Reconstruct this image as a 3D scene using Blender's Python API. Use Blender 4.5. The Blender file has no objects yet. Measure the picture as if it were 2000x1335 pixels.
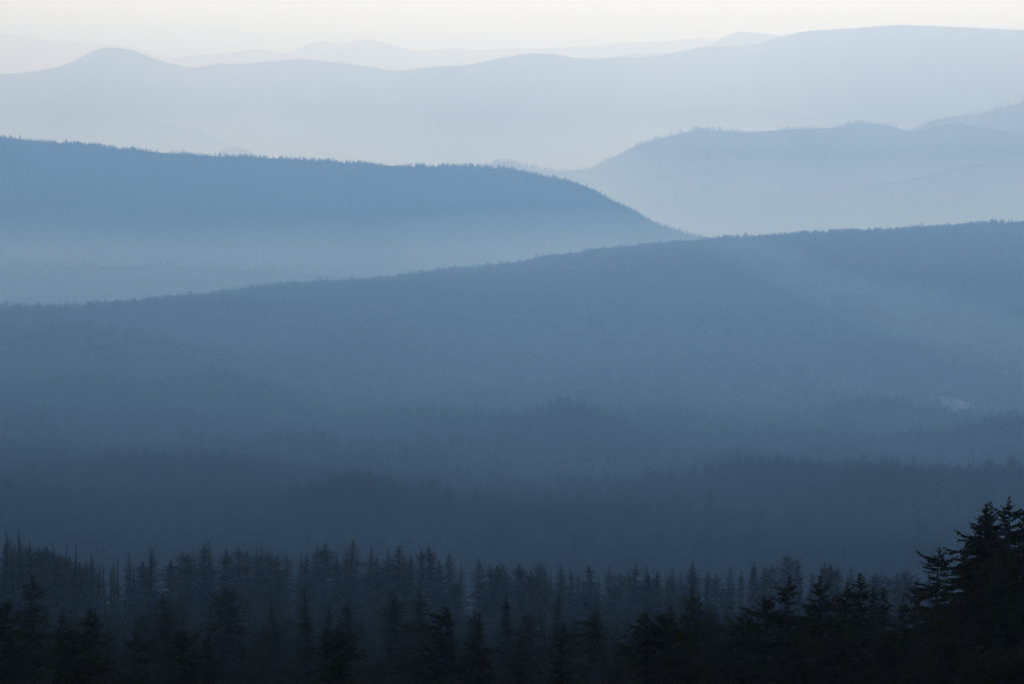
import bpy, bmesh, math, random
import numpy as np
from mathutils import Vector, Matrix, Euler

random.seed(7)
rng = np.random.default_rng(7)
scene = bpy.context.scene
col = scene.collection

# ------------------------------------------------------------------ camera
CAMZ = 2400.0            # the viewpoint stands high above the valley floor (z = 0)
F = 11111.0              # focal length in pixels of the 2000 px wide photograph (200 mm lens)
EYE = -40.0              # eye level, just above the top edge of the picture
PITCH = math.atan((667.5 - EYE) / F)
cam_data = bpy.data.cameras.new('camera')
cam_data.lens = 200.0
cam_data.sensor_width = 36.0
cam_data.clip_start = 5.0
cam_data.clip_end = 600000.0
cam = bpy.data.objects.new('camera', cam_data)
cam.location = (0.0, 0.0, CAMZ)
cam.rotation_euler = (math.pi / 2 - PITCH, 0.0, 0.0)
col.objects.link(cam)
scene.camera = cam

# ------------------------------------------------------------------ sky, sun, exposure
SUN_ELEV, SUN_AZ = math.radians(12.0), math.radians(2.0)      # ahead of the camera, a little to the right
SKY_STRENGTH, SUN_STRENGTH, EXPOSURE = 0.10, 2.0, -1.18
world = bpy.data.worlds.new('World')
scene.world = world
world.use_nodes = True
nt = world.node_tree
bg = nt.nodes['Background']
sky = nt.nodes.new('ShaderNodeTexSky')
sky.sky_type = 'NISHITA'
sky.sun_disc = False
sky.sun_elevation = SUN_ELEV
sky.sun_rotation = SUN_AZ
sky.altitude = 2000.0
sky.air_density = 1.0
sky.dust_density = 1.5
sky.ozone_density = 1.5
nt.links.new(sky.outputs[0], bg.inputs['Color'])
bg.inputs['Strength'].default_value = SKY_STRENGTH

sun_data = bpy.data.lights.new('sun', 'SUN')
sun_data.energy = SUN_STRENGTH
sun_data.angle = math.radians(0.5)
sun_data.color = (1.0, 0.98, 0.965)
sun = bpy.data.objects.new('sun', sun_data)
to_sun = Vector((math.sin(SUN_AZ) * math.cos(SUN_ELEV), math.cos(SUN_AZ) * math.cos(SUN_ELEV), math.sin(SUN_ELEV)))
sun.rotation_euler = to_sun.to_track_quat('Z', 'Y').to_euler()
sun.location = (0, 300, CAMZ + 300)
col.objects.link(sun)

vs = scene.view_settings
vs.view_transform = 'Standard'
vs.look = 'None'
vs.gamma = 1.0
vs.use_curve_mapping = False
vs.exposure = EXPOSURE
scene.render.engine = 'CYCLES'
scene.cycles.max_bounces = 4
scene.cycles.diffuse_bounces = 2
scene.cycles.volume_bounces = 0
scene.cycles.transparent_max_bounces = 16
scene.cycles.use_adaptive_sampling = False
scene.cycles.use_denoising = True
scene.cycles.denoising_input_passes = 'RGB_ALBEDO_NORMAL'
scene.cycles.denoising_prefilter = 'ACCURATE'

# ------------------------------------------------------------------ helpers
def tag(o, label=None, cat=None, group=None, kind=None):
    if label: o['label'] = label
    if cat: o['category'] = cat
    if group: o['group'] = group
    if kind: o['kind'] = kind
    return o

def new_mesh(name, verts, faces, mat):
    me = bpy.data.meshes.new(name)
    me.from_pydata([tuple(v) for v in verts], [], faces)
    me.materials.append(mat)
    me.update()
    return me

def obj(name, me, parent=None, loc=None):
    o = bpy.data.objects.new(name, me)
    if parent is not None: o.parent = parent
    if loc is not None: o.location = loc
    col.objects.link(o)
    return o

SP, CP = math.sin(PITCH), math.cos(PITCH)
def ray(x, y):
    """Direction seen at pixel (x, y) of the photograph, scaled so that its forward part is 1."""
    u, v = (np.asarray(x) - 1000.0) / F, (667.5 - np.asarray(y)) / F
    dy = CP + v * SP
    dz = -SP + v * CP
    return u / dy, dz / dy

def at(x, y, D):
    rx, rz = ray(x, y)
    return rx * D, D, CAMZ + rz * D

def zat(y, D):
    return CAMZ + ray(1000.0, y)[1] * D

# value noise (numpy) for terrain relief
_perm = rng.permutation(512)
def vnoise(x, y):
    xi, yi = np.floor(x).astype(int), np.floor(y).astype(int)
    fx, fy = x - xi, y - yi
    fx, fy = fx * fx * (3 - 2 * fx), fy * fy * (3 - 2 * fy)
    def h(a, b): return _perm[(_perm[a & 511] + b) & 511] / 255.5 - 1.0
    return ((h(xi, yi) * (1 - fx) + h(xi + 1, yi) * fx) * (1 - fy) + (h(xi, yi + 1) * (1 - fx) + h(xi + 1, yi + 1) * fx) * fy)
def fbm(x, y, n=4):
    s, a = 0.0, 1.0
    for k in range(n):
        s = s + a * vnoise(x + 17.3 * k, y + 9.1 * k); a *= 0.5; x = x * 2.03; y = y * 2.03
    return s
def interp(pts):
    p = np.array(pts, float)
    return lambda x: np.interp(x, p[:, 0], p[:, 1])
def smooth(pts):
    """Catmull-Rom style smooth curve through (x, y) points."""
    p = np.array(pts, float)
    xs, ys = p[:, 0], p[:, 1]
    m = np.gradient(ys, xs)
    def f(x):
        x = np.clip(np.asarray(x, float), xs[0], xs[-1])
        i = np.clip(np.searchsorted(xs, x) - 1, 0, len(xs) - 2)
        h = xs[i + 1] - xs[i]; t = (x - xs[i]) / h
        return ((2*t**3 - 3*t**2 + 1) * ys[i] + (t**3 - 2*t**2 + t) * h * m[i] + (-2*t**3 + 3*t**2) * ys[i+1] + (t**3 - t**2) * h * m[i+1])
    return f

# ------------------------------------------------------------------ materials
def mat_plain(name, c1, c2, scale, rough=0.95):
    m = bpy.data.materials.new(name)
    m.use_nodes = True
    n = m.node_tree
    b = n.nodes['Principled BSDF']
    b.inputs['Roughness'].default_value = rough
    b.inputs['Specular IOR Level'].default_value = 0.0
    tc = n.nodes.new('ShaderNodeTexCoord')
    nz = n.nodes.new('ShaderNodeTexNoise'); nz.inputs['Scale'].default_value = scale; nz.inputs['Detail'].default_value = 6
    cr = n.nodes.new('ShaderNodeValToRGB')
    cr.color_ramp.elements[0].color = (*c1, 1); cr.color_ramp.elements[0].position = 0.35
    cr.color_ramp.elements[1].color = (*c2, 1); cr.color_ramp.elements[1].position = 0.68
    n.links.new(tc.outputs['Object'], nz.inputs['Vector'])
    n.links.new(nz.outputs['Fac'], cr.inputs['Fac'])
    n.links.new(cr.outputs['Color'], b.inputs['Base Color'])
    return m

M_FLOOR = mat_plain('forest_floor', (0.030, 0.034, 0.020), (0.060, 0.055, 0.035), 0.02)
M_HILL = mat_plain('wooded_slope', (0.030, 0.038, 0.022), (0.055, 0.060, 0.036), 0.004)
M_NEEDLE = mat_plain('needles', (0.070, 0.058, 0.026), (0.120, 0.098, 0.048), 0.35)
def let_light_through(m, color, share):
    n = m.node_tree
    out = next(k for k in n.nodes if k.type == 'OUTPUT_MATERIAL')
    mix, tr = n.nodes.new('ShaderNodeMixShader'), n.nodes.new('ShaderNodeBsdfTranslucent')
    tr.inputs['Color'].default_value = (*color, 1)
    mix.inputs['Fac'].default_value = share
    n.links.new(n.nodes['Principled BSDF'].outputs[0], mix.inputs[1])
    n.links.new(tr.outputs[0], mix.inputs[2])
    n.links.new(mix.outputs[0], out.inputs['Surface'])
let_light_through(M_NEEDLE, (0.060, 0.055, 0.020), 0.08)
M_BARK = mat_plain('bark', (0.050, 0.042, 0.036), (0.11, 0.10, 0.09), 1.5)
M_DEAD = mat_plain('weathered_wood', (0.022, 0.021, 0.020), (0.045, 0.042, 0.040), 1.0)
M_SCAR = mat_plain('pale_rock', (0.40, 0.38, 0.35), (0.62, 0.60, 0.56), 0.03)

# ------------------------------------------------------------------ haze
def haze_box(name, lo, hi, density, color, aniso, label):
    v = [(x, y, z) for x in (lo[0], hi[0]) for y in (lo[1], hi[1]) for z in (lo[2], hi[2])]
    f = [(0, 1, 3, 2), (4, 6, 7, 5), (0, 4, 5, 1), (2, 3, 7, 6), (0, 2, 6, 4), (1, 5, 7, 3)]
    m = bpy.data.materials.new(name); m.use_nodes = True
    n = m.node_tree; n.nodes.clear()
    out = n.nodes.new('ShaderNodeOutputMaterial')
    pv = n.nodes.new('ShaderNodeVolumePrincipled')
    pv.inputs['Color'].default_value = (*color, 1)
    pv.inputs['Absorption Color'].default_value = (1, 1, 1, 1)
    pv.inputs['Density'].default_value = density
    pv.inputs['Anisotropy'].default_value = aniso
    n.links.new(pv.outputs[0], out.inputs['Volume'])
    o = obj(name, new_mesh(name, v, f, m))
    return tag(o, label, 'haze', kind='stuff')

HAZE_COLOR = (0.265, 0.53, 1.0)
haze_box('haze', (-60000, -3000, -60), (60000, 260000, CAMZ + 25), 5.2e-5, HAZE_COLOR, 0.7,
         'pale blue evening haze filling the air over the whole valley')
haze_box('valley_mist', (-50000, 13600, -40), (50000, 30000, CAMZ - 650), 1.1e-4, (0.65, 0.82, 1.0), 0.7,
         'denser pale mist lying low in the valleys between the far ridges')
haze_box('distant_smoke', (-55000, 17600, -50), (55000, 255000, CAMZ + 12), 7.8e-5, (1.0, 1.0, 1.0), 0.7,
         'white smoky air beyond the left blue ridge, fading the farthest ranges')

# ------------------------------------------------------------------ ground
PROFILE = smooth([(60, 1850), (150, 1570), (235, 1440), (400, 1385), (560, 1345), (800, 1298), (1050, 1254), (1250, 1262), (1600, 1255), (1900, 1238), (2450, 1200), (3000, 1135), (3450, 1076),
                  (4000, 1032), (4550, 994), (5200, 959), (5850, 929), (6600, 894), (7350, 862), (8050, 836), (8850, 800), (9600, 765), (10400, 715), (11200, 665), (12200, 620), (13400, 580), (15000, 550)])
CREST = smooth([(-900, 668), (-300, 648), (0, 634), (130, 630), (260, 612), (400, 597), (560, 575), (740, 565), (900, 545), (1000, 532), (1160, 509), (1340, 490),
                (1500, 477), (1700, 467), (1850, 458), (2000, 449), (2400, 440), (3000, 436)])
CREST_D = smooth([(-900, 11500), (0, 11900), (1000, 13700), (2000, 15000), (3000, 15500)])
KNOLLS = [  # (x px, D, rise m, half width px, half depth m): low rises on the plateau
    (180, 8900, 46, 420, 300), (640, 8900, 18, 200, 240), (1440, 9700, 30, 150, 300), (1180, 8900, 18, 260, 260), (930, 7000, 34, 230, 240), (1080, 6100, 14, 150, 180),
    (1240, 5900, 15, 120, 190), (1440, 5500, 22, 110, 160), (1640, 5900, 17, 130, 200), (2080, 6600, 52, 290, 420), (1760, 10200, 26, 260, 300),
    (120, 5300, 13, 260, 200), (420, 5000, 9, 150, 160), (300, 4400, 10, 240, 150), (640, 3250, 9, 110, 130), (1010, 3250, 9, 200, 130), (1200, 3450, 6, 70, 110), (1600, 4200, 10, 240, 190),
    (380, 10300, 22, 330, 260), (900, 10700, 22, 260, 240), (1950, 11800, 30, 150, 300), (700, 5700, 13, 260, 190), (150, 6500, 16, 240, 210), (500, 7500, 16, 200, 200), (1300, 7300, 18, 190, 220), (1650, 7900, 20, 220, 240),
    (2200, 205, 6.0, 330, 80), (1700, 220, 1.3, 260, 55), (0, 1050, 1.9, 170, 90),
]
_kr = random.Random(21)
for _k in range(90):           # many small folds, so that the woods read as rows of rises one behind the other
    _d = _kr.uniform(3300, 9900)
    KNOLLS.append((_kr.uniform(-150, 2150), _d, _kr.uniform(7, 18) * (0.3 + _d / 9500), _kr.uniform(95, 240), _kr.uniform(110, 240)))
def ground_z(X, D):
    """Height of the ground: the forest plateau, its far edge, and the valley floor behind."""
    x = 1000.0 + X / D * F
    cd, cy = CREST_D(x), CREST(x)
    lean = 1.0 + 0.13 * np.clip((x - 1000.0) / 1000.0, -1.5, 1.5) * np.clip((D - 2600.0) / 2500.0, 0, 1)   # the plateau tilts: higher at the left
    y = PROFILE(np.minimum(D, cd) / lean)
    ramp = np.clip((D - 8500.0) / (cd - 8500.0), 0, 1)
    ramp = ramp * ramp * (3 - 2 * ramp)
    y = y * (1 - ramp) + cy * ramp
    z = CAMZ + ray(x, y)[1] * np.minimum(D, cd)
    for kx, kd, rise, kw, kl in KNOLLS:
        z = z + rise * np.exp(-((x - kx) / kw) ** 2 - ((D - kd) / kl) ** 2)
    # beyond the edge of the plateau the ground falls away to the valley floor
    over = np.clip(D - cd, 0, None)
    floor = 1330.0 - 700.0 * np.clip((D - 17000.0) / 25000.0, 0, 1)
    z = np.where(D > cd, floor + (z - floor) * np.exp(-(over / 2200.0) ** 1.5), z)
    amp = np.clip((D - 500.0) / 12500.0, 0.02, 0.85)
    z = z + amp * (8.0 * fbm(X / 300.0, D / 300.0, 4) + 13.0 * fbm(X / 900.0 + 7, D / 800.0 + 3, 3)) * (1 - 0.75 * np.exp(-((D - cd) / 700.0) ** 2))
    return z
def grid_mesh(name, U, D, Z, mat):
    """U x D fan-shaped grid -> mesh; U is X / D."""
    nu, nd = len(U), len(D)
    X = U[:, None] * D[None, :]
    Y = np.broadcast_to(D[None, :], X.shape)
    v = np.stack([X, Y, Z], -1).reshape(-1, 3)
    i = np.arange(nu - 1)[:, None] * nd + np.arange(nd - 1)[None, :]
    f = np.stack([i, i + nd, i + nd + 1, i + 1], -1).reshape(-1, 4)
    me = bpy.data.meshes.new(name)
    me.vertices.add(len(v)); me.vertices.foreach_set('co', v.astype(np.float32).ravel())
    me.loops.add(f.size); me.loops.foreach_set('vertex_index', f.astype(np.int32).ravel())
    me.polygons.add(len(f)); me.polygons.foreach_set('loop_start', np.arange(0, f.size, 4, dtype=np.int32))
    me.update(calc_edges=True)
    me.polygons.foreach_set('use_smooth', np.ones(len(f), bool))
    me.materials.append(mat)
    return me
U = np.linspace(-0.30, 0.30, 260)
Dg = np.concatenate([np.geomspace(60, 15500, 320), np.geomspace(15600, 255000, 70)])
XX = U[:, None] * Dg[None, :]
ZZ = ground_z(XX, np.broadcast_to(Dg[None, :], XX.shape))
ground = tag(obj('terrain', grid_mesh('terrain', U, Dg, ZZ, M_FLOOR)), 'dark forest floor dropping from the viewpoint to the hazy plateau and valley', 'ground', kind='structure')

# ------------------------------------------------------------------ mountain ridges
RIDGES = []
def ridge(name, crest, D, front, back, floor, label, relief=0.06, tree=0.0, mat=None, nx=420, wob=0.03, spur=1.0):
    """A mountain ridge: crest given by how high it stands at distance D, falling to floor in front and behind."""
    cf = smooth(crest)
    x0, x1 = crest[0][0], crest[-1][0]
    xs = np.linspace(x0, x1, nx)
    t = np.concatenate([np.linspace(-1, 0, 70) , np.linspace(0, 1, 26)[1:]])
    t = np.sign(t) * np.abs(t) ** 1.15
    seed = len(RIDGES) * 31.7
    dc = D * (1 + wob * fbm(xs / 420.0 + seed, xs * 0 + seed, 3))
    cz = CAMZ + ray(xs, cf(xs))[1] * dc - tree
    h = cz - floor
    dist = np.where(t[None, :] < 0, dc[:, None] + t[None, :] * front, dc[:, None] + t[None, :] * back)
    Xc = ((xs - 1000.0) / F)[:, None] * dist
    a = np.abs(t)[None, :]
    prof = (1 - a) ** 1.0 * (1 - 0.25 * np.sin(a * math.pi))
    prof = np.where(a < 0.06, 1 - (a / 0.06) ** 2 * (1 - (0.94 * (1 - 0.25 * math.sin(0.06 * math.pi)))), prof)
    # spurs and gullies running down the slope
    lam = D * 0.018
    n1 = fbm(Xc / lam + seed, dist / (lam * 3.0), 4)
    n2 = fbm(Xc / (lam * 3) + seed * 2, dist / (lam * 4.0), 3)
    env = np.clip(a / 0.25, 0, 1) * (1 - a)
    z = floor - 30 + (h[:, None] + 30) * prof + (h[:, None]) * env * (relief * 2.2 * n1 + relief * 3.0 * n2) * spur
    v = np.stack([Xc, dist, z], -1)
    nd = len(t)
    i = np.arange(nx - 1)[:, None] * nd + np.arange(nd - 1)[None, :]
    f = np.stack([i, i + nd, i + nd + 1, i + 1], -1).reshape(-1, 4)
    me = bpy.data.meshes.new(name)
    vv = v.reshape(-1, 3)
    me.vertices.add(len(vv)); me.vertices.foreach_set('co', vv.astype(np.float32).ravel())
    me.loops.add(f.size); me.loops.foreach_set('vertex_index', f.astype(np.int32).ravel())
    me.polygons.add(len(f)); me.polygons.foreach_set('loop_start', np.arange(0, f.size, 4, dtype=np.int32))
    me.update(calc_edges=True)
    me.polygons.foreach_set('use_smooth', np.ones(len(f), bool))
    me.materials.append(mat or M_HILL)
    o = tag(obj(name, me), label, 'mountain ridge', kind='structure')
    RIDGES.append((o, xs, t, v, D))
    return o

ridge('mountain_ridge', [(-1500, 60), (-700, 52), (0, 48), (250, 50), (400, 52), (460, 58), (700, 70), (900, 76), (1200, 80), (1500, 84), (2000, 90), (2700, 80), (3500, 75)],
      60000, 9000, 8000, 1000, 'faintest and most distant ridge, almost lost in the white sky')
ridge('mountain_ridge', [(-1500, 40), (-600, 60), (0, 67), (50, 70), (90, 78), (200, 85), (280, 97), (330, 111), (420, 130), (600, 160), (900, 200)],
      42000, 6000, 6000, 1100, 'very pale ridge behind the dome-shaped peak at the top left')
ridge('mountain_ridge', [(100, 190), (250, 135), (330, 114), (400, 108), (450, 102), (520, 98), (560, 104), (600, 88), (632, 80), (660, 87), (700, 78), (722, 78), (760, 86), (825, 101), (870, 95), (940, 98),
       (1000, 95), (1080, 94), (1160, 90), (1220, 84), (1290, 82), (1380, 75), (1450, 88), (1600, 110), (2000, 150)],
      39000, 6000, 6000, 1100, 'pale range with twin rounded summits above the long far ridge')
ridge('mountain_ridge', [(1100, 140), (1190, 112), (1250, 106), (1340, 101), (1380, 90), (1410, 74), (1440, 63), (1480, 65), (1520, 70), (1560, 80), (1700, 120), (1900, 170)],
      33500, 4500, 4500, 1150, 'small pale hump peeping over the far ridge at the upper right')
ridge('mountain_ridge', [(-1400, 90), (-800, 130), (-300, 125), (0, 145), (60, 141), (120, 130), (160, 113), (185, 101), (215, 96), (250, 98), (290, 112), (340, 127), (380, 134), (430, 126), (460, 127),
       (520, 122), (595, 116), (640, 122), (700, 128), (780, 139), (850, 131), (920, 126), (960, 118), (1000, 110), (1040, 105), (1080, 107), (1140, 115), (1200, 113), (1270, 112),
       (1340, 99), (1380, 93), (1450, 92), (1520, 75), (1560, 64), (1640, 58), (1760, 50), (1830, 52), (1900, 55), (2000, 60), (2300, 75), (2800, 70), (3400, 110)],
      28300, 2000, 3000, 1150, 'long light grey far ridge spanning the picture, domed at the left')
ridge('mountain_ridge', [(1500, 420), (1650, 320), (1780, 252), (1850, 223), (1900, 220), (1950, 207), (1990, 197), (2060, 186), (2200, 190), (2600, 240), (3000, 300)],
      22400, 2600, 2500, 1250, 'blue grey hill rising into the right edge behind the right ridge', tree=12)
ridge('mountain_ridge', [(700, 420), (850, 350), (960, 318), (990, 312), (1020, 320), (1060, 328), (1100, 330), (1150, 325), (1185, 312), (1210, 297), (1250, 280), (1290, 267), (1360, 252), (1400, 252),
       (1460, 254), (1560, 248), (1620, 246), (1700, 238), (1740, 244), (1790, 254), (1850, 240), (1920, 246), (1980, 258), (2060, 290), (2300, 330), (2800, 330)],
      21800, 1500, 2000, 1250, 'broad pale blue ridge at right rising beyond the valley', tree=8)
ridge('mountain_ridge', [(1380, 450), (1480, 378), (1560, 365), (1650, 360), (1750, 347), (1830, 332), (1900, 314), (1980, 313), (2060, 316), (2300, 330), (2700, 360)],
      20800, 1500, 900, 1300, 'low misty shoulder below the right ridge at the right edge', tree=15)
ridge('mountain_ridge', [(-1300, 260), (-600, 250), (0, 264), (30, 266), (100, 274), (200, 283), (300, 292), (400, 299), (500, 303), (600, 308), (700, 315), (780, 319), (850, 321), (900, 320), (950, 323),
       (1000, 329), (1060, 339), (1120, 352), (1160, 366), (1200, 391), (1240, 411), (1280, 431), (1320, 446), (1360, 458), (1440, 478), (1600, 540)],
      16250, 1200, 1000, 1380, 'wooded blue ridge at left, sloping down to the valley in the middle', tree=8)
ridge('mountain_ridge', [(-900, 530), (-300, 522), (0, 514), (150, 511), (300, 510), (450, 514), (600, 524), (800, 540), (1000, 565), (1200, 600)],
      14850, 650, 700, 1440, 'flat wooded rise on the valley floor below the left blue ridge', tree=14, wob=0.015)
ridge('mountain_ridge', [(-900, 215), (-300, 240), (0, 246), (120, 236), (210, 228), (290, 232), (380, 252), (460, 283), (560, 330), (700, 380)],
      27300, 1500, 1300, 1200, 'barely visible spur on the face of the long far ridge at the left', tree=6)
ridge('mountain_ridge', [(380, 360), (420, 300), (445, 285), (480, 290), (540, 320), (600, 360)],
      25000, 1500, 1500, 1250, 'tiny pale knob just above the crest of the left blue ridge', tree=6, nx=160)
ridge('mountain_ridge', [(500, 330), (700, 262), (850, 240), (1000, 236), (1200, 228), (1350, 205), (1500, 212), (1650, 236), (1800, 270), (2000, 300)],
      27500, 1500, 1300, 1180, 'barely visible spur on the face of the long far ridge at the middle', tree=6)

# ------------------------------------------------------------------ conifers
def quad_mesh(name, q, mat):
    """(n, 4, 3) array of quads -> mesh."""
    n = len(q)
    me = bpy.data.meshes.new(name)
    me.vertices.add(n * 4); me.vertices.foreach_set('co', q.astype(np.float32).ravel())
    me.loops.add(n * 4); me.loops.foreach_set('vertex_index', np.arange(n * 4, dtype=np.int32))
    me.polygons.add(n); me.polygons.foreach_set('loop_start', np.arange(0, n * 4, 4, dtype=np.int32))
    me.update(calc_edges=True)
    me.materials.append(mat)
    return me

def unit(v):
    return v / np.maximum(np.linalg.norm(v, axis=-1, keepdims=True), 1e-9)

def tubes(paths, radii, sides=4):
    """Tapered tubes along (n, k, 3) paths with (n, k) radii, as quads."""
    n, k, _ = paths.shape
    tan = unit(np.gradient(paths, axis=1))
    ref = np.where(np.abs(tan[..., 2:3]) > 0.8, np.array([1.0, 0, 0]), np.array([0, 0, 1.0]))
    a = unit(np.cross(tan, ref)); b = np.cross(tan, a)
    ang = np.arange(sides) * 2 * math.pi / sides
    ring = paths[:, :, None] + radii[:, :, None, None] * (np.cos(ang)[:, None] * a[:, :, None] + np.sin(ang)[:, None] * b[:, :, None])
    r2 = np.roll(ring, -1, axis=2)
    return np.stack([ring[:, :-1], r2[:, :-1], r2[:, 1:], ring[:, 1:]], 3).reshape(-1, 4, 3)

def conifer(seed, h=10.0, r=2.5, whorls=34, per=6, sprays=12, style='fir', bare=0.06, ragged=0.3, lean=(0.0, 0.0), side=(0.0, 0.0), spray=0.42, wood=True, top=1.0, fat=1.0):
    """Quads of a trunk (with its limbs) and of a crown of needle sprays. h height, r widest reach of the boughs."""
    g = np.random.default_rng(seed)
    # trunk
    tz = np.linspace(0, 1, 9)
    bend = (g.normal(0, 0.012, 2) * h)
    tx = bend[0] * np.sin(tz * math.pi) + lean[0] * h * tz ** 1.5
    ty = bend[1] * np.sin(tz * math.pi * 1.3) + lean[1] * h * tz ** 1.5
    path = np.stack([tx, ty, tz * h], -1)
    rad = (0.021 * h * (1 - tz) ** 0.85 + 0.0016 * h)
    trunk = [tubes(path[None], rad[None], 6)]
    tpos = lambda t: np.stack([np.interp(t, tz, tx), np.interp(t, tz, ty), t * h], -1)
    # whorls of boughs
    t0 = np.linspace(bare, 0.985, whorls)
    T = np.repeat(t0, per) + g.uniform(-0.5, 0.5, whorls * per) / whorls
    T = np.clip(T, bare, 0.992)
    nB = len(T)
    phi = np.tile(np.arange(per) * 2 * math.pi / per, whorls) + np.repeat(g.uniform(0, 6.28, whorls), per) + g.normal(0, 0.25, nB)
    u = (1 - T) / (1 - bare)
    if style == 'fir':        env = u ** 0.85
    elif style == 'spire':    env = 0.20 * np.minimum(u / 0.12, 1) + 0.80 * u ** 1.25
    elif style == 'dome':     env = np.sqrt(np.clip(1 - (1 - np.clip(u * 1.15, 0, 1)) ** 2, 0, 1)) * 0.9 + 0.1 * u
    elif style == 'column':   env = np.minimum(u / 0.35, 1) ** 0.75 * (0.78 + 0.22 * np.sin(u * 3.0))
    elif style == 'flag':     env = np.exp(-((u - 0.45) / 0.38) ** 2)
    else:                     env = u ** 0.7
    env = env * (0.25 + 0.75 * np.minimum(u / 0.10, 1.0))
    clump = np.repeat(1 + ragged * np.clip(g.normal(0, 0.8, whorls), -1.3, 1.5), per)
    L = r * env * clump * g.uniform(1 - 0.5 * (ragged + 0.2), 1.12, nB)
    L = L * np.clip(1 + side[0] * np.cos(phi) + side[1] * np.sin(phi), 0.15, 2.2) + 0.005 * h
    keep = g.random(nB) > 0.35 * ragged
    T, phi, u, L = T[keep], phi[keep], u[keep], L[keep]; nB = len(T)
    rise = np.interp(u, [0, 0.08, 0.4, 1], [1.5, 0.5, 0.02, -0.28]) + g.normal(0, 0.10, nB)
    sag = np.interp(u, [0, 0.2, 1], [-0.1, -0.22, -0.30]) + g.normal(0, 0.06, nB)
    upt = g.uniform(0.05, 0.22, nB)
    d = np.stack([np.cos(phi), np.sin(phi)], -1)
    def spine(s):                                   # s (nB, k) in 0..1
        hor = s * L[:, None]
        zz = (rise[:, None] * s + sag[:, None] * s ** 2 + upt[:, None] * s ** 4) * L[:, None]
        b = tpos(T)
        return np.stack([b[:, 0:1] + d[:, 0:1] * hor, b[:, 1:2] + d[:, 1:2] * hor, b[:, 2:3] + zz], -1)
    if wood:
        sp = spine(np.linspace(0, 0.85, 4)[None].repeat(nB, 0))
        rr = (0.012 * L[:, None] + 0.006) * np.array([1, 0.75, 0.5, 0.2])[None] * top
        trunk.append(tubes(sp, rr, 3))
    # needle sprays along each bough, left, right and hanging
    k = sprays
    s = np.linspace(0.10, 1.0, k)[None] + g.uniform(-0.5, 0.5, (nB, k)) / k
    s = np.clip(s, 0.03, 1.0)
    p = spine(s)
    tang = unit(spine(np.clip(s + 0.02, 0, 1.02)) - spine(s - 0.02))
    sidev = np.stack([-d[:, 1], d[:, 0], np.zeros(nB)], -1)[:, None].repeat(k, 1)
    sg = np.where(np.arange(k) % 2 == 0, 1.0, -1.0)[None, :, None] * g.uniform(0.35, 1.0, (nB, k, 1))
    out = unit(tang * g.uniform(0.5, 1.0, (nB, k, 1)) + sidev * sg + np.array([0, 0, 1.0]) * g.normal(-0.12, 0.22, (nB, k, 1)))
    out[:, -1] = unit(tang[:, -1] + g.normal(0, 0.15, (nB, 3)))
    ln = spray * (0.55 + 0.45 * (1 - s)) * np.minimum(1.0, 0.16 + 0.84 * L[:, None] / (0.6 * r)) * r * 0.42 * g.uniform(0.7, 1.3, (nB, k))
    roll = unit(np.cross(out, np.array([0, 0, 1.0])) * g.normal(0.6, 0.35, (nB, k, 1)) + np.array([0, 0, 1.0]) * g.normal(0, 0.75, (nB, k, 1)))
    w = ln * g.uniform(0.16, 0.30, (nB, k)) * fat
    ln, w = ln[..., None], w[..., None]
    droop = np.array([0, 0, -1.0])
    a0 = p - out * ln * 0.12
    a1 = p + out * ln * 0.45 + roll * w
    a2 = p + out * ln + droop * ln * g.uniform(0.0, 0.25, (nB, k, 1))
    a3 = p + out * ln * 0.45 - roll * w
    q = np.stack([a0, a1, a2, a3], 2).reshape(-1, 4, 3)
    # the leader and its short upright shoots
    m = 10
    z = g.uniform(0.94, 1.0, m)
    c = tpos(z)
    o = unit(np.stack([g.normal(0, 0.5, m), g.normal(0, 0.5, m), np.full(m, 0.9)], -1))
    o[:2] = (0.0, 0.0, 1.0)
    z[:2] = 0.985
    c[:2] = tpos(z[:2])
    l2 = (0.020 * h * g.uniform(0.6, 1.3, m))[:, None]
    wv = unit(np.cross(o, g.normal(0, 1, (m, 3)))) * l2 * 0.22
    tipq = np.stack([c - o * l2 * 0.3, c + o * l2 * 0.4 + wv, c + o * l2, c + o * l2 * 0.4 - wv], 1)
    return np.concatenate(trunk), np.concatenate([q, tipq])

def tree_meshes(name, **kw):
    tq, cq = conifer(**kw)
    return quad_mesh(name + '_trunk', tq, M_BARK), quad_mesh(name + '_crown', cq, M_NEEDLE)

def ground_at(x, D):
    X = (x - 1000.0) / F * D
    return X, float(ground_z(np.array([X]), np.array([float(D)]))[0])

def place(name, meshes, loc, scale, rz, label, cat, group=None, parts=('trunk', 'crown')):
    e = bpy.data.objects.new(name, None)
    e.empty_display_size = 0.5
    e.location = loc; e.scale = scale; e.rotation_euler = (0, 0, rz)
    col.objects.link(e)
    tag(e, label, cat, group)
    for n, me in zip(parts, meshes):
        obj(n, me, e)
    return e

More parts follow.
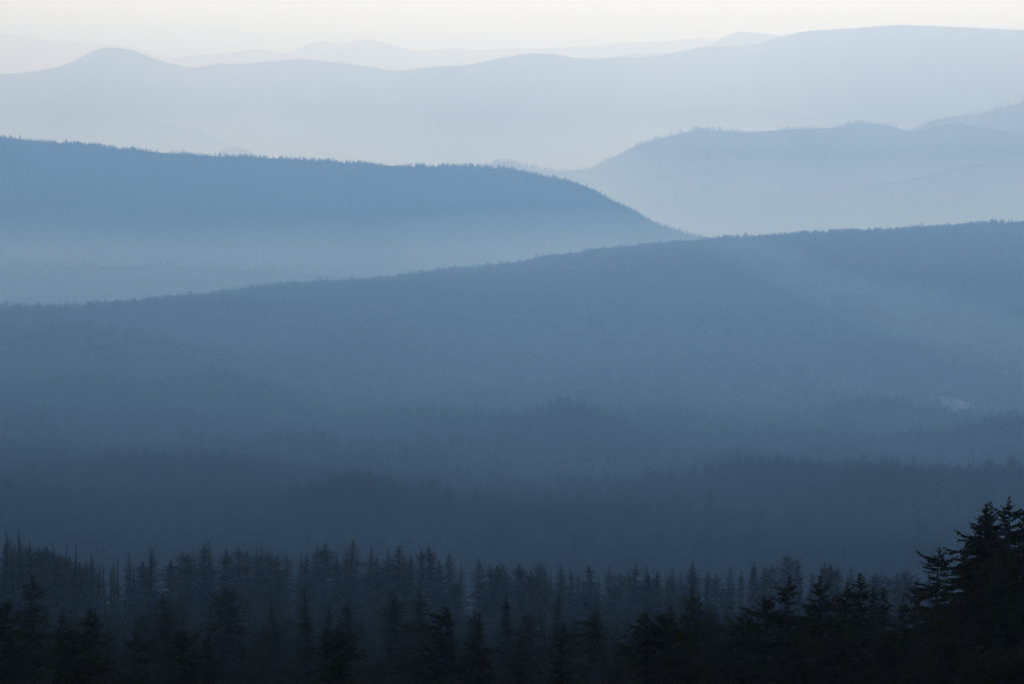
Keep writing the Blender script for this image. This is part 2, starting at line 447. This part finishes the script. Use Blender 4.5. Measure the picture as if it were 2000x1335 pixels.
# ---- the dark trees nearest to the viewpoint, each with a shape of its own
NEAR = 'dark conifers nearest to the viewpoint'
FOREGROUND = [
    # x, tip y, distance, reach in px, style, options, label
    (8, 1172, 330, 66, 'dome', dict(ragged=.45), 'black ragged conifer cut by the left picture edge'),
    (60, 1118, 420, 62, 'spire', dict(ragged=.42, per=5), 'tall thin conifer with a visible trunk near the left edge'),
    (117, 1188, 350, 66, 'fir', dict(ragged=.4), 'dark conifer between the tall thin one and the knobbly topped one at left'),
    (170, 1180, 340, 70, 'spire', dict(ragged=.45), 'dark conifer with a knobbly blunt top, rightmost of the close left clump'),
    (138, 1243, 300, 74, 'dome', dict(ragged=.35), 'low broad black conifer in front of the left clump'),
    (42, 1282, 290, 40, 'fir', dict(ragged=.35), 'small dark conifer with a pointed tip in the bottom left corner'),
    (205, 1262, 310, 55, 'fir', dict(ragged=.4), 'low dark conifer on the right flank of the left clump'),
    (260, 1219, 330, 78, 'spire', dict(ragged=.75, whorls=20, side=(.25, 0)), 'gappy conifer with long uneven side boughs and a stubby top'),
    (350, 1224, 345, 58, 'column', dict(ragged=.35), 'left one of the two close dark conifers right of the gappy tree'),
    (402, 1232, 325, 58, 'fir', dict(ragged=.35), 'right one of the two close dark conifers right of the gappy tree'),
    (655, 1229, 330, 78, 'dome', dict(ragged=.4), 'round topped black conifer standing alone left of the middle'),
    (872, 1180, 390, 92, 'fir', dict(ragged=.5, side=(-.65, 0)), 'lopsided conifer whose boughs all reach far to the left'),
    (937, 1191, 350, 66, 'fir', dict(ragged=.45), 'steep dark conifer just right of the lopsided one'),
    (1012, 1245, 330, 46, 'fir', dict(ragged=.3), 'small brownish conifer between the steep dark one and the smooth pyramid'),
    (1100, 1208, 335, 62, 'fir', dict(ragged=.18, per=7), 'smooth pyramid shaped conifer at the bottom middle'),
    (1160, 1196, 420, 34, 'flag', dict(ragged=.3, bare=.52, side=(-.5, 0), whorls=14), 'bare stemmed conifer with a flag of boughs only at its top'),
    (1205, 1221, 400, 52, 'spire', dict(ragged=.8, whorls=18), 'scraggly half bare conifer right of the flag topped one'),
    (1261, 1186, 440, 66, 'fir', dict(ragged=.22), 'hazier pyramid conifer behind the wide black dome'),
    (1291, 1200, 310, 88, 'dome', dict(ragged=.28, per=7), 'wide black dome shaped conifer right of the middle'),
    (1313, 1176, 400, 40, 'spire', dict(ragged=.45), 'thin spire peeping up behind the wide black dome'),
    (1353, 1139, 400, 58, 'spire', dict(ragged=.5), 'tallest twin spire right of the wide black dome'),
    (1367, 1156, 395, 54, 'fir', dict(ragged=.4), 'slightly lower twin touching the right side of the tallest spire'),
    (1345, 1206, 300, 62, 'fir', dict(ragged=.3), 'dark conifer standing in front of the twin spires'),
    (1388, 1172, 410, 46, 'spire', dict(ragged=.4), 'narrow conifer in the gap behind the twin spires'),
    (1400, 1182, 380, 44, 'fir', dict(ragged=.55, side=(.35, 0)), 'conifer with boughs stepping down to the right beside the twin spires'),
    (1456, 1191, 320, 66, 'dome', dict(ragged=.45), 'broad dark conifer left of the big black right clump'),
    (1500, 1166, 310, 76, 'dome', dict(ragged=.45), 'dark shoulder conifer beside the horned one'),
    (1545, 1119, 305, 88, 'fir', dict(ragged=.6, whorls=26), 'gaunt conifer with two horn like boughs at its top'),
    (1605, 1118, 300, 84, 'fir', dict(ragged=.3, per=7), 'regular broad conifer between the horned one and the paired tops'),
    (1659, 1131, 310, 62, 'spire', dict(ragged=.4), 'blunt left one of the paired tops in the right clump'),
    (1683, 1111, 300, 80, 'fir', dict(ragged=.32), 'sharp right one of the paired tops in the right clump'),
    (1710, 1137, 360, 44, 'spire', dict(ragged=.4), 'slim hazier conifer just right of the paired tops'),
    (1730, 1140, 380, 58, 'fir', dict(ragged=.3), 'hazy conifer at the edge of the notch before the tallest trees'),
    (1640, 1215, 270, 84, 'dome', dict(ragged=.3), 'low black conifer filling the foot of the right clump'),
    (1560, 1245, 265, 80, 'dome', dict(ragged=.35), 'low black conifer below the horned one'),
    (1420, 1262, 270, 70, 'dome', dict(ragged=.35), 'low black conifer at the bottom edge left of the right clump'),
    (1768, 1160, 300, 58, 'fir', dict(ragged=.35), 'conifer starting the steep rise to the tallest trees'),
    (1793, 1128, 300, 46, 'spire', dict(ragged=.4), 'thin conifer left beside the stepped tall one'),
    (1838, 1061, 290, 82, 'spire', dict(ragged=.5, per=7), 'tall conifer with stepped tiers of boughs left of the tallest group'),
    (1892, 1052, 285, 82, 'fir', dict(ragged=.3, per=7), 'dense conifer leaning against the left of the tallest tree'),
    (1930, 977, 280, 104, 'fir', dict(ragged=.34, per=7, whorls=42), 'tallest black conifer with a double tip at the right'),
    (1939, 971, 284, 60, 'spire', dict(ragged=.35), 'second tip tree hidden in the tallest black conifer'),
    (1976, 962, 275, 84, 'spire', dict(ragged=.45, per=6), 'thin topped conifer right of the tallest, near the right edge'),
    (2006, 990, 272, 84, 'fir', dict(ragged=.35), 'black conifer cut by the right picture edge'),
    (1962, 1045, 268, 92, 'fir', dict(ragged=.3, per=7), 'dense black conifer filling the middle of the right edge clump'),
    (1850, 1150, 262, 72, 'fir', dict(ragged=.4), 'dark conifer with bare lower limbs before the tall group'),
    (1795, 1225, 255, 46, 'fir', dict(ragged=.3), 'small pointed conifer at the foot of the tall group'),
    (1335, 1268, 262, 78, 'dome', dict(ragged=.3), 'low black conifer at the bottom edge under the twin spires'),
    (1210, 1296, 262, 60, 'fir', dict(ragged=.3), 'small dark conifer at the bottom edge left of the wide black dome'),
    (1735, 1238, 268, 74, 'dome', dict(ragged=.3), 'low black conifer in the notch before the tallest trees'),
    (1860, 1236, 245, 80, 'dome', dict(ragged=.3), 'low black conifer at the foot of the tallest group'),
    (1640, 1165, 330, 84, 'fir', dict(ragged=.3), 'black conifer packed between the broad and the paired tops'),
    (1580, 1175, 330, 84, 'fir', dict(ragged=.3), 'black conifer packed behind the horned one'),
    (1705, 1290, 240, 60, 'dome', dict(ragged=.4), 'low dark conifer on the bottom edge before the notch'),
]
for i, (x, yt, D, reach, style, opt, label) in enumerate(FOREGROUND):
    D = D * 0.70
    X, gz = ground_at(x, D)
    ztip = float(zat(yt, D))
    h = ztip - gz
    r = 1.32 * reach * D / F
    kw = dict(seed=100 + i, h=h, r=r, whorls=max(18, int(h * 5.0)), per=7, sprays=24, style=style, bare=0.03, spray=0.42)
    kw.update(opt)
    place('conifer', tree_meshes('near_conifer', **kw), (X, D, gz - 0.15), (1, 1, 1), 0.0, label, 'conifer', NEAR)

# ---- kinds of conifer shared by the tree line and the woods beyond
LINE = [tree_meshes('line_conifer', seed=300 + k, h=1.0, r=rr, whorls=44, per=7, sprays=10, style=st, bare=b, ragged=rg, spray=0.5, wood=k in (4, 5, 7))
        for k, (rr, st, b, rg) in enumerate([(.21, 'fir', .06, .22), (.17, 'fir', .1, .3), (.17, 'column', .1, .22), (.25, 'fir', .05, .25), (.14, 'spire', .2, .4), (.20, 'spire', .1, .35), (.22, 'dome', .06, .25), (.15, 'column', .15, .35), (.23, 'fir', .08, .4)])]
LINE_D = 1050
LINE_TIPS = [(14, 1050, ''), (36, 1056, ''), (54, 1064, ''), (78, 1070, ''), (98, 1078, ''), (112, 1082, ''), (142, 1088, ''), (166, 1092, ''), (192, 1098, ''), (218, 1100, ''), (87, 1063, ''), (70, 1066, ''), (25, 1060, ''), (6, 1058, ''), (48, 1070, ''), (120, 1085, ''), (133, 1084, ''), (150, 1094, ''), (249, 1076, 'slim conifer standing clear of the tree line left of the spike topped one'), (275, 1092, ''), (294, 1071, 'conifer with a bare spike for a top in the low part of the tree line'), (330, 1089, ''), (177, 1086, ''),
    (355, 1075, ''), (364, 1078, ''), (395, 1060, 'left one of the two close high tops left of the tree line middle'), (407, 1056, 'right one of the two close high tops left of the tree line middle'), (440, 1070, ''), (465, 1064, ''), (478, 1072, ''), (500, 1070, ''), (509, 1070, ''), (525, 1075, ''), (540, 1082, ''), (557, 1080, ''), (585, 1080, ''), (598, 1076, ''),
    (615, 1065, ''), (632, 1057, ''), (655, 1082, ''), (688, 1050, 'highest top of the whole hazy tree line'), (675, 1078, ''), (721, 1065, 'slim pointed conifer just right of the highest tree line top'), (735, 1085, ''), (757, 1072, ''), (777, 1062, 'thin crowned conifer with a see-through top in the tree line'), (789, 1085, ''), (800, 1079, ''), (824, 1070, ''), (837, 1066, ''), (858, 1092, ''), (877, 1077, ''), (898, 1098, ''),
    (935, 1087, ''), (957, 1100, ''), (970, 1100, ''), (980, 1097, ''), (1015, 1096, 'pointed conifer at the middle of the tree line, first after the dip'), (1038, 1110, ''), (1056, 1122, ''), (1075, 1122, ''), (1097, 1108, ''), (1115, 1110, ''), (1130, 1116, ''), (1150, 1100, ''), (1170, 1125, ''), (1190, 1103, ''), (1210, 1114, ''), (1228, 1112, ''), (1242, 1098, ''), (1262, 1099, ''),
    (1285, 1112, ''), (1315, 1104, ''), (1330, 1116, ''), (1355, 1107, ''), (1385, 1112, ''), (1400, 1116, ''), (1427, 1101, ''), (1450, 1112, ''), (1475, 1096, ''), (1495, 1103, ''), (1510, 1100, ''), (1542, 1082, 'left one of the two blurred high tops above the horned conifer'), (1562, 1090, 'right one of the two blurred high tops above the horned conifer'), (1590, 1112, ''), (1640, 1100, ''), (1665, 1103, ''),
    (1690, 1120, ''), (1715, 1120, ''), (1735, 1122, ''), (1755, 1115, ''), (1775, 1112, ''), (1795, 1118, ''), (1820, 1115, ''), (1850, 1112, '')]
LINE_LABEL = 'grey green conifer in the hazy tree line in front of the plateau'
for x, yt, label in LINE_TIPS:
    D = LINE_D + random.uniform(-45, 45)
    X, gz = ground_at(x, D)
    h = float(zat(yt, D)) - gz
    w = random.uniform(0.95, 1.35) * (1.15 if yt < 1070 else 1)
    place('conifer', random.choice(LINE), (X, D, gz - 0.3), (h * w, h * w, h), random.uniform(0, 6.28), label or LINE_LABEL, 'conifer', 'conifers of the hazy tree line')

# fill of the tree line and of the dark wood in front of it
def scatter_band(n, D0, D1, hs, x0, x1, label, group, keep=lambda x, D: True):
    pts = []
    tries = 0
    while len(pts) < n and tries < 40000:
        tries += 1
        D = random.uniform(D0, D1); x = random.uniform(x0, x1)
        if not keep(x, D): continue
        X = (x - 1000) / F * D
        if all((X - a) ** 2 + (D - b) ** 2 / 16 > 2.2 ** 2 for a, b in pts):
            pts.append((X, D))
    for X, D in pts:
        gz = float(ground_z(np.array([X]), np.array([D]))[0])
        h = random.uniform(*hs) * (1 + 0.15 * random.gauss(0, 1) * 0.6)
        w = random.uniform(0.9, 1.4)
        place('conifer', random.choice(LINE), (X, D, gz - 0.3), (h * w, h * w, h), random.uniform(0, 6.28), label, 'conifer', group)
scatter_band(62, 960, 1110, (9.5, 14), -30, 2030, LINE_LABEL, 'conifers of the hazy tree line')
scatter_band(112, 385, 750, (6, 9), -40, 1900, 'dark conifer in the dim wood between the nearest trees and the hazy line', 'conifers of the dim wood below the tree line')

# ---- dead trunks at the left end of the tree line
def snag(seed, h):
    g = np.random.default_rng(seed)
    tz = np.linspace(0, 1, 8)
    ln = g.normal(0, 0.035, 2)
    path = np.stack([ln[0] * h * tz + 0.01 * h * np.sin(tz * 5) * g.normal(), ln[1] * h * tz, tz * h], -1)
    tr = tubes(path[None], (0.012 * h * (1 - tz) ** 0.7 + 0.0025 * h)[None], 6)
    n = g.integers(18, 40)
    t = g.uniform(0.3, 0.95, n); ph = g.uniform(0, 6.28, n); L = g.uniform(0.015, 0.07, n) * h * (1.15 - t)
    b = np.stack([np.interp(t, tz, path[:, 0]), np.interp(t, tz, path[:, 1]), t * h], -1)
    s = np.linspace(0, 1, 3)
    dirv = np.stack([np.cos(ph), np.sin(ph), g.uniform(-0.5, 0.25, n)], -1)
    br = tubes(b[:, None] + dirv[:, None] * (s[None, :, None] * L[:, None, None]), np.outer(np.full(n, 0.0026 * h), [1, .7, .3]), 3)
    return quad_mesh('snag_trunk', tr, M_DEAD), quad_mesh('snag_branch', br, M_DEAD)
SNAGS = [(3, 1037, ''), (11, 1030, 'dead bare trunk nearest the left edge with a thick top'), (32, 1027, 'tallest bare dead trunk at the left edge'), (45, 1031, ''), (58, 1049, ''), (20, 1045, ''), (103, 1066, ''), (110, 1050, ''), (117, 1055, ''),
         (138, 1056, 'lone dark dead trunk with short stubs right of the close pair'), (293, 1053, 'thin bare spike above the conifer in the low part of the tree line'), (176, 1072, ''), (203, 1093, ''), (226, 1088, ''), (262, 1100, ''), (190, 1098, ''), (215, 1104, ''), (157, 1090, ''), (240, 1110, ''), (283, 1108, '')]
for i, (x, yt, label) in enumerate(SNAGS):
    D = LINE_D - 30 + random.uniform(-25, 25)
    X, gz = ground_at(x, D)
    h = float(zat(yt, D)) - gz
    place('dead_tree', snag(500 + i, h), (X, D, gz - 0.3), (1, 1, 1), random.uniform(0, 6.28), label or 'bare dead trunk among the snags at the left end of the tree line', 'dead tree', 'dead trunks at the left of the tree line', parts=('trunk', 'branches'))
X, gz = ground_at(1425, 275)
place('dead_tree', snag(560, float(zat(1196, 275)) - gz), (X, 275, gz - 0.2), (1, 1, 1), 0, 'thin dead pole in the gap left of the big black right clump', 'dead tree', parts=('trunk', 'branches'))
X, gz = ground_at(633, 254)
place('dead_tree', snag(561, float(zat(1214, 254)) - gz), (X, 254, gz - 0.2), (1, 1, 1), 0, 'thin dead stem rising through the round topped lone conifer', 'dead tree', parts=('trunk', 'branches'))

# ---- shrubs on the near slope at the lower right
def shrub(seed, h, r):
    g = np.random.default_rng(seed)
    n = 60
    ph, el, L = g.uniform(0, 6.28, n), g.uniform(0.15, 1.5, n), g.uniform(0.6, 1.05, n)
    dirv = np.stack([np.cos(ph) * np.cos(el) * r, np.sin(ph) * np.cos(el) * r, np.sin(el) * h], -1) * L[:, None]
    s = np.linspace(0, 1, 4)
    stems = dirv[:, None] * s[None, :, None]
    stems[:, :, 2] += 0.12 * h * np.sin(s * 3.1)[None]
    st = tubes(stems, np.outer(np.full(n, 0.02), [1, .7, .5, .2]), 3)
    m = 34
    t = g.uniform(0.35, 1.0, (n, m, 1))
    p = dirv[:, None] * t + g.normal(0, 0.07, (n, m, 3))
    o = unit(dirv[:, None] + g.normal(0, 0.6, (n, m, 3))); l = g.uniform(0.08, 0.2, (n, m, 1))
    w = unit(np.cross(o, g.normal(0, 1, (n, m, 3)))) * l * 0.25
    q = np.stack([p, p + o * l * .5 + w, p + o * l, p + o * l * .5 - w], 2).reshape(-1, 4, 3)
    return quad_mesh('shrub_stems', st, M_BARK), quad_mesh('shrub_foliage', q, M_NEEDLE)
for i, (x, D, h, r, label) in enumerate([(1930, 165, 1.3, 1.4, 'wide dark bush on the slope under the tallest conifers'), (1862, 158, .85, .9, 'brownish low bush at the bottom edge left of the wide dark bush'),
                                         (1990, 158, .9, 1.0, 'low bush in the bottom right corner'), (1780, 176, .9, 1.0, 'small bush on the bottom edge below the notch')]):
    X, gz = ground_at(x, D)
    place('shrub', shrub(700 + i, h, r), (X, D, gz - 0.05), (1, 1, 1), i, label, 'shrub', 'bushes on the near slope', parts=('stems', 'foliage'))

# ------------------------------------------------------------------ woods too many to count
def proto_collection(name, specs, with_trunk=True):
    c = bpy.data.collections.new(name)
    for k, sp in enumerate(specs):
        tq, cq = conifer(**sp)
        me = quad_mesh(name + '_tree', np.concatenate([tq, cq]) if with_trunk else cq, M_NEEDLE)
        c.objects.link(bpy.data.objects.new('%s_tree' % name, me))
    return c
def instancer(name, coll):
    g = bpy.data.node_groups.new(name, 'GeometryNodeTree')
    g.interface.new_socket('Geometry', in_out='INPUT', socket_type='NodeSocketGeometry')
    g.interface.new_socket('Geometry', in_out='OUTPUT', socket_type='NodeSocketGeometry')
    N, Lk = g.nodes, g.links
    gi, go = N.new('NodeGroupInput'), N.new('NodeGroupOutput')
    iop, ci = N.new('GeometryNodeInstanceOnPoints'), N.new('GeometryNodeCollectionInfo')
    ci.inputs['Collection'].default_value = coll
    ci.inputs['Separate Children'].default_value = True
    ci.inputs['Reset Children'].default_value = True
    def attr(nm, ty):
        a = N.new('GeometryNodeInputNamedAttribute'); a.data_type = ty; a.inputs['Name'].default_value = nm
        return a.outputs['Attribute']
    iop.inputs['Pick Instance'].default_value = True
    Lk.new(gi.outputs[0], iop.inputs['Points']); Lk.new(ci.outputs[0], iop.inputs['Instance'])
    Lk.new(attr('kind_index', 'INT'), iop.inputs['Instance Index'])
    Lk.new(attr('size', 'FLOAT_VECTOR'), iop.inputs['Scale'])
    Lk.new(attr('turn', 'FLOAT_VECTOR'), iop.inputs['Rotation'])
    Lk.new(iop.outputs[0], go.inputs[0])
    return g
def forest(label, P, H, W, nkinds, group_nodes):
    n = len(P)
    me = bpy.data.meshes.new('conifer_forest')
    me.vertices.add(n); me.vertices.foreach_set('co', P.astype(np.float32).ravel())
    a = me.attributes.new('kind_index', 'INT', 'POINT'); a.data.foreach_set('value', rng.integers(0, nkinds, n).astype(np.int32))
    a = me.attributes.new('size', 'FLOAT_VECTOR', 'POINT'); a.data.foreach_set('vector', np.stack([H * W, H * W, H], -1).astype(np.float32).ravel())
    a = me.attributes.new('turn', 'FLOAT_VECTOR', 'POINT'); a.data.foreach_set('vector', np.stack([rng.normal(0, .02, n), rng.normal(0, .02, n), rng.uniform(0, 6.28, n)], -1).astype(np.float32).ravel())
    o = tag(obj('conifer_forest', me), label, 'forest', kind='stuff')
    md = o.modifiers.new('trees', 'NODES'); md.node_group = group_nodes
    return o
KINDS = [(.16, 'fir', .1, .3), (.12, 'spire', .12, .35), (.14, 'column', .2, .3), (.18, 'fir', .08, .3), (.11, 'spire', .2, .5), (.15, 'dome', .1, .3)]
MID = instancer('wood_mid', proto_collection('wood_mid', [dict(seed=800 + k, h=1.0, r=a, whorls=22, per=6, sprays=5, style=s, bare=b, ragged=g_, spray=1.0, wood=False, fat=1.2) for k, (a, s, b, g_) in enumerate(KINDS)]))
FAR = instancer('wood_far', proto_collection('wood_far', [dict(seed=820 + k, h=1.0, r=a, whorls=14, per=5, sprays=3, style=s, bare=b, ragged=g_, spray=1.6, wood=False, fat=1.5) for k, (a, s, b, g_) in enumerate(KINDS)]))
TINY = instancer('wood_tiny', proto_collection('wood_tiny', [dict(seed=840 + k, h=1.0, r=a, whorls=8, per=4, sprays=2, style=s, bare=b, ragged=g_, spray=2.2, wood=False, fat=1.8) for k, (a, s, b, g_) in enumerate(KINDS)], False))

def plateau_points(D0, D1, area, margin=1.14):
    """Random places on the fan between two distances, one per `area` square metres."""
    n = int(0.09 * margin * (D1 ** 2 - D0 ** 2) / area)
    D = np.sqrt(rng.uniform(D0 ** 2, D1 ** 2, n))
    X = rng.uniform(-0.09, 0.09, n) * margin * D
    return X, D
def plateau_forest(label, D0, D1, area, hmean, nodes):
    X, D = plateau_points(D0, D1, area)
    x = 1000 + X / D * F
    ok = (D < CREST_D(x) + 350) & ~(((x - 1868) / 42) ** 2 + ((D - BANK_D + 170) / 340) ** 2 < 1)
    stand = fbm(X / 260.0, D / 330.0, 3)
    ok &= rng.random(len(X)) < np.clip(0.95 + 0.35 * stand, 0.35, 1)
    X, D, stand = X[ok], D[ok], stand[ok]
    Z = ground_z(X, D) - 0.3
    H = hmean * (0.86 + 0.16 * stand + rng.normal(0, 0.13, len(X))) * np.where(rng.random(len(X)) < 0.05, 1.2, 1.0)
    forest(label, np.stack([X, D, Z], -1), np.clip(H, 5, 48), rng.uniform(0.85, 1.35, len(X)), len(KINDS), nodes)
BANK_D = next(d for d in range(6000, 12000, 20) if CAMZ + ray(1868, 806)[1] * d < ground_z(np.array([868 / F * d]), np.array([float(d)]))[0])
plateau_forest('dense conifer wood on the near part of the plateau behind the tree line', 2650, 4700, 100, 26, MID)
plateau_forest('hazy conifer wood across the middle of the plateau', 4700, 8600, 190, 24, FAR)
plateau_forest('blue conifer wood on the far slope of the plateau up to its edge', 8600, 15900, 300, 24, TINY)
u = rng.uniform(-150, 2150, 9000)
D = CREST_D(u) + rng.normal(-20, 130, len(u))
X = (u - 1000) / F * D
clump = fbm(u / 38.0, u * 0 + 2.0, 4)
H = 20 * (1.0 + 0.34 * clump + rng.normal(0, 0.24, len(u)))
forest('close row of conifers along the edge of the plateau against the misty valley', np.stack([X, D, ground_z(X, D) - 0.5], -1), np.clip(H, 6, 34), rng.uniform(0.9, 1.5, len(u)), len(KINDS), FAR)
X, D = plateau_points(110, 1230, 7.0, 2.0)
Z = ground_z(X, D) - 0.1
H = np.clip(1.0 + 0.35 * fbm(X / 14, D / 25, 3) + rng.normal(0, 0.25, len(X)), 0.35, 2.0) * np.interp(D, [110, 230, 330, 480, 1000], [0.35, 0.7, 1.4, 3.0, 4.0])
Xb, Db = plateau_points(105, 250, 0.8, 1.25)
X, D, H = np.concatenate([X, Xb]), np.concatenate([D, Db]), np.concatenate([H, rng.uniform(0.15, 0.5, len(Xb))])
Z = ground_z(X, D) - 0.05
forest('low dark thicket of young conifers covering the ground between the nearer trees', np.stack([X, D, Z], -1), H, np.where(D < 250, 2.2, 1.0) * rng.uniform(1.0, 2.0, len(X)), len(KINDS), MID).name = 'undergrowth'

# the dim wood and the tree line go on beyond both edges of the picture
X, D = plateau_points(390, 1120, 110.0, 2.4)
out = np.abs(X / D) > 0.0955
X, D = X[out], D[out]
forest('continuation of the near conifer wood past both picture edges', np.stack([X, D, ground_z(X, D) - 0.3], -1), np.interp(D, [390, 750, 960], [7, 9, 14]) * rng.uniform(0.8, 1.2, len(X)), rng.uniform(1.0, 1.4, len(X)), len(KINDS), MID)

def ridge_forest(label, k, n_face, n_crest, h, nodes, x0=-250, x1=2250, low=-1.0):
    o, xs, t, v, D = RIDGES[k]
    def sample(n, ta, tb):
        u = rng.uniform(max(x0, xs[0]), min(x1, xs[-1]), n)
        i = np.clip((u - xs[0]) / (xs[-1] - xs[0]) * (len(xs) - 1), 0, len(xs) - 1.001)
        tt = rng.uniform(ta, tb, n)
        j = np.clip(np.interp(tt, t, np.arange(len(t))), 0, len(t) - 1.001)
        i0, j0 = i.astype(int), j.astype(int); fi, fj = (i - i0)[:, None], (j - j0)[:, None]
        return (v[i0, j0] * (1 - fi) + v[i0 + 1, j0] * fi) * (1 - fj) + (v[i0, j0 + 1] * (1 - fi) + v[i0 + 1, j0 + 1] * fi) * fj
    P = np.concatenate([sample(n_face, low, -0.03), sample(n_crest, -0.06, 0.02)])
    cl = fbm(P[:, 0] / 70.0 + k * 5, P[:, 1] / 500.0, 4)
    keep = rng.random(len(P)) < np.clip(0.75 + 0.5 * cl, 0.2, 1)
    P, cl = P[keep], cl[keep]
    H = h * (0.8 + 0.28 * cl + rng.normal(0, 0.28, len(P)))
    P[:, 2] -= 0.5
    forest(label, P, np.clip(H, 3, 60), rng.uniform(0.9, 1.6, len(P)), len(KINDS), nodes)
ridge_forest('conifer wood covering the left blue ridge', 8, 26000, 15000, 11, FAR, x1=1600)
ridge_forest('conifer wood on the low misty shoulder at the right', 7, 3500, 1500, 14, TINY)
ridge_forest('conifer wood covering the broad pale ridge at the right', 6, 9000, 5000, 15, TINY)
ridge_forest('conifer wood on the hill at the right edge behind the right ridge', 5, 2000, 2000, 15, TINY)
ridge_forest('conifer wood along the crest of the long light grey far ridge', 4, 2500, 5500, 12, TINY, low=-0.3)
ridge_forest('conifer wood on the flat rise of the valley floor at the left', 9, 6000, 2500, 18, TINY, x1=1100)

# ------------------------------------------------------------------ smoke drifting over the right part of the plateau
def drift(blobs):
    vs_, fs_ = [], []
    for px, py, D, a, bb, c, tilt in blobs:
        X, Y, Z = at(px, py, D)
        ca, sa = math.cos(tilt), math.sin(tilt)
        k = len(vs_)
        for i in range(13):
            for j in range(20):
                th, ph = math.pi * i / 12, 2 * math.pi * j / 20
                x, y, z = a * math.sin(th) * math.cos(ph), c * (math.sin(th) * math.sin(ph)) ** 3, bb * math.cos(th)
                vs_.append((X + x * ca - z * sa, Y + y, Z + x * sa + z * ca))
        fs_ += [(k + i * 20 + j, k + (i + 1) * 20 + j, k + (i + 1) * 20 + (j + 1) % 20, k + i * 20 + (j + 1) % 20) for i in range(12) for j in range(20)]
    return vs_, fs_
sv, sf = drift([(1720, 610, 11600, 520, 56, 1100, -0.42), (1930, 660, 10500, 420, 70, 900, -0.30)])
sm = bpy.data.materials.new('drifting_smoke'); sm.use_nodes = True
sm.node_tree.nodes.clear()
so, sp_ = sm.node_tree.nodes.new('ShaderNodeOutputMaterial'), sm.node_tree.nodes.new('ShaderNodeVolumePrincipled')
sp_.inputs['Color'].default_value = (0.5, 0.72, 1.0, 1); sp_.inputs['Absorption Color'].default_value = (1, 1, 1, 1)
sp_.inputs['Density'].default_value = 4.0e-5; sp_.inputs['Anisotropy'].default_value = 0.7
sm.node_tree.links.new(sp_.outputs[0], so.inputs['Volume'])
tag(obj('drifting_smoke', new_mesh('drifting_smoke', sv, sf, sm)), 'thin pale streaks of smoke drifting above the right part of the plateau', 'smoke', kind='stuff')

# ------------------------------------------------------------------ bare pale bank in the woods at the right
def scar():
    n, m = 26, 12
    s = np.linspace(0, 1, n)[:, None]; t = np.linspace(0, 1, m)[None]
    xp = 1838 + 58 * s + 0 * t
    D = BANK_D + 70 * t - 25 * s + 50 * s * s
    X = (xp - 1000) / F * D
    base = ground_z(X, D * np.ones_like(X))
    lo = np.clip(1 - (0.12 + 0.5 * np.sin(np.pi * s) ** 0.8) + 0.45 * vnoise(s * 23 + 2, s * 0 + 4), 0.1, 0.97)
    t = lo + (1 - lo) * t
    Z = base - 0.5 + (19 - 13 * s ** 1.5) * t + 0.5 * vnoise(s * 14, t * 6)
    v = np.stack([X + 1.5 * vnoise(t * 7, s * 11), D + 3 * vnoise(s * 12, t * 5), Z], -1).reshape(-1, 3)
    f = [(i * m + j, (i + 1) * m + j, (i + 1) * m + j + 1, i * m + j + 1) for i in range(n - 1) for j in range(m - 1)]
    return new_mesh('bare_bank', v, f, M_SCAR)
tag(obj('bare_bank', scar()), 'small pale bare bank showing through the blue woods near the right edge', 'bank', kind='structure')
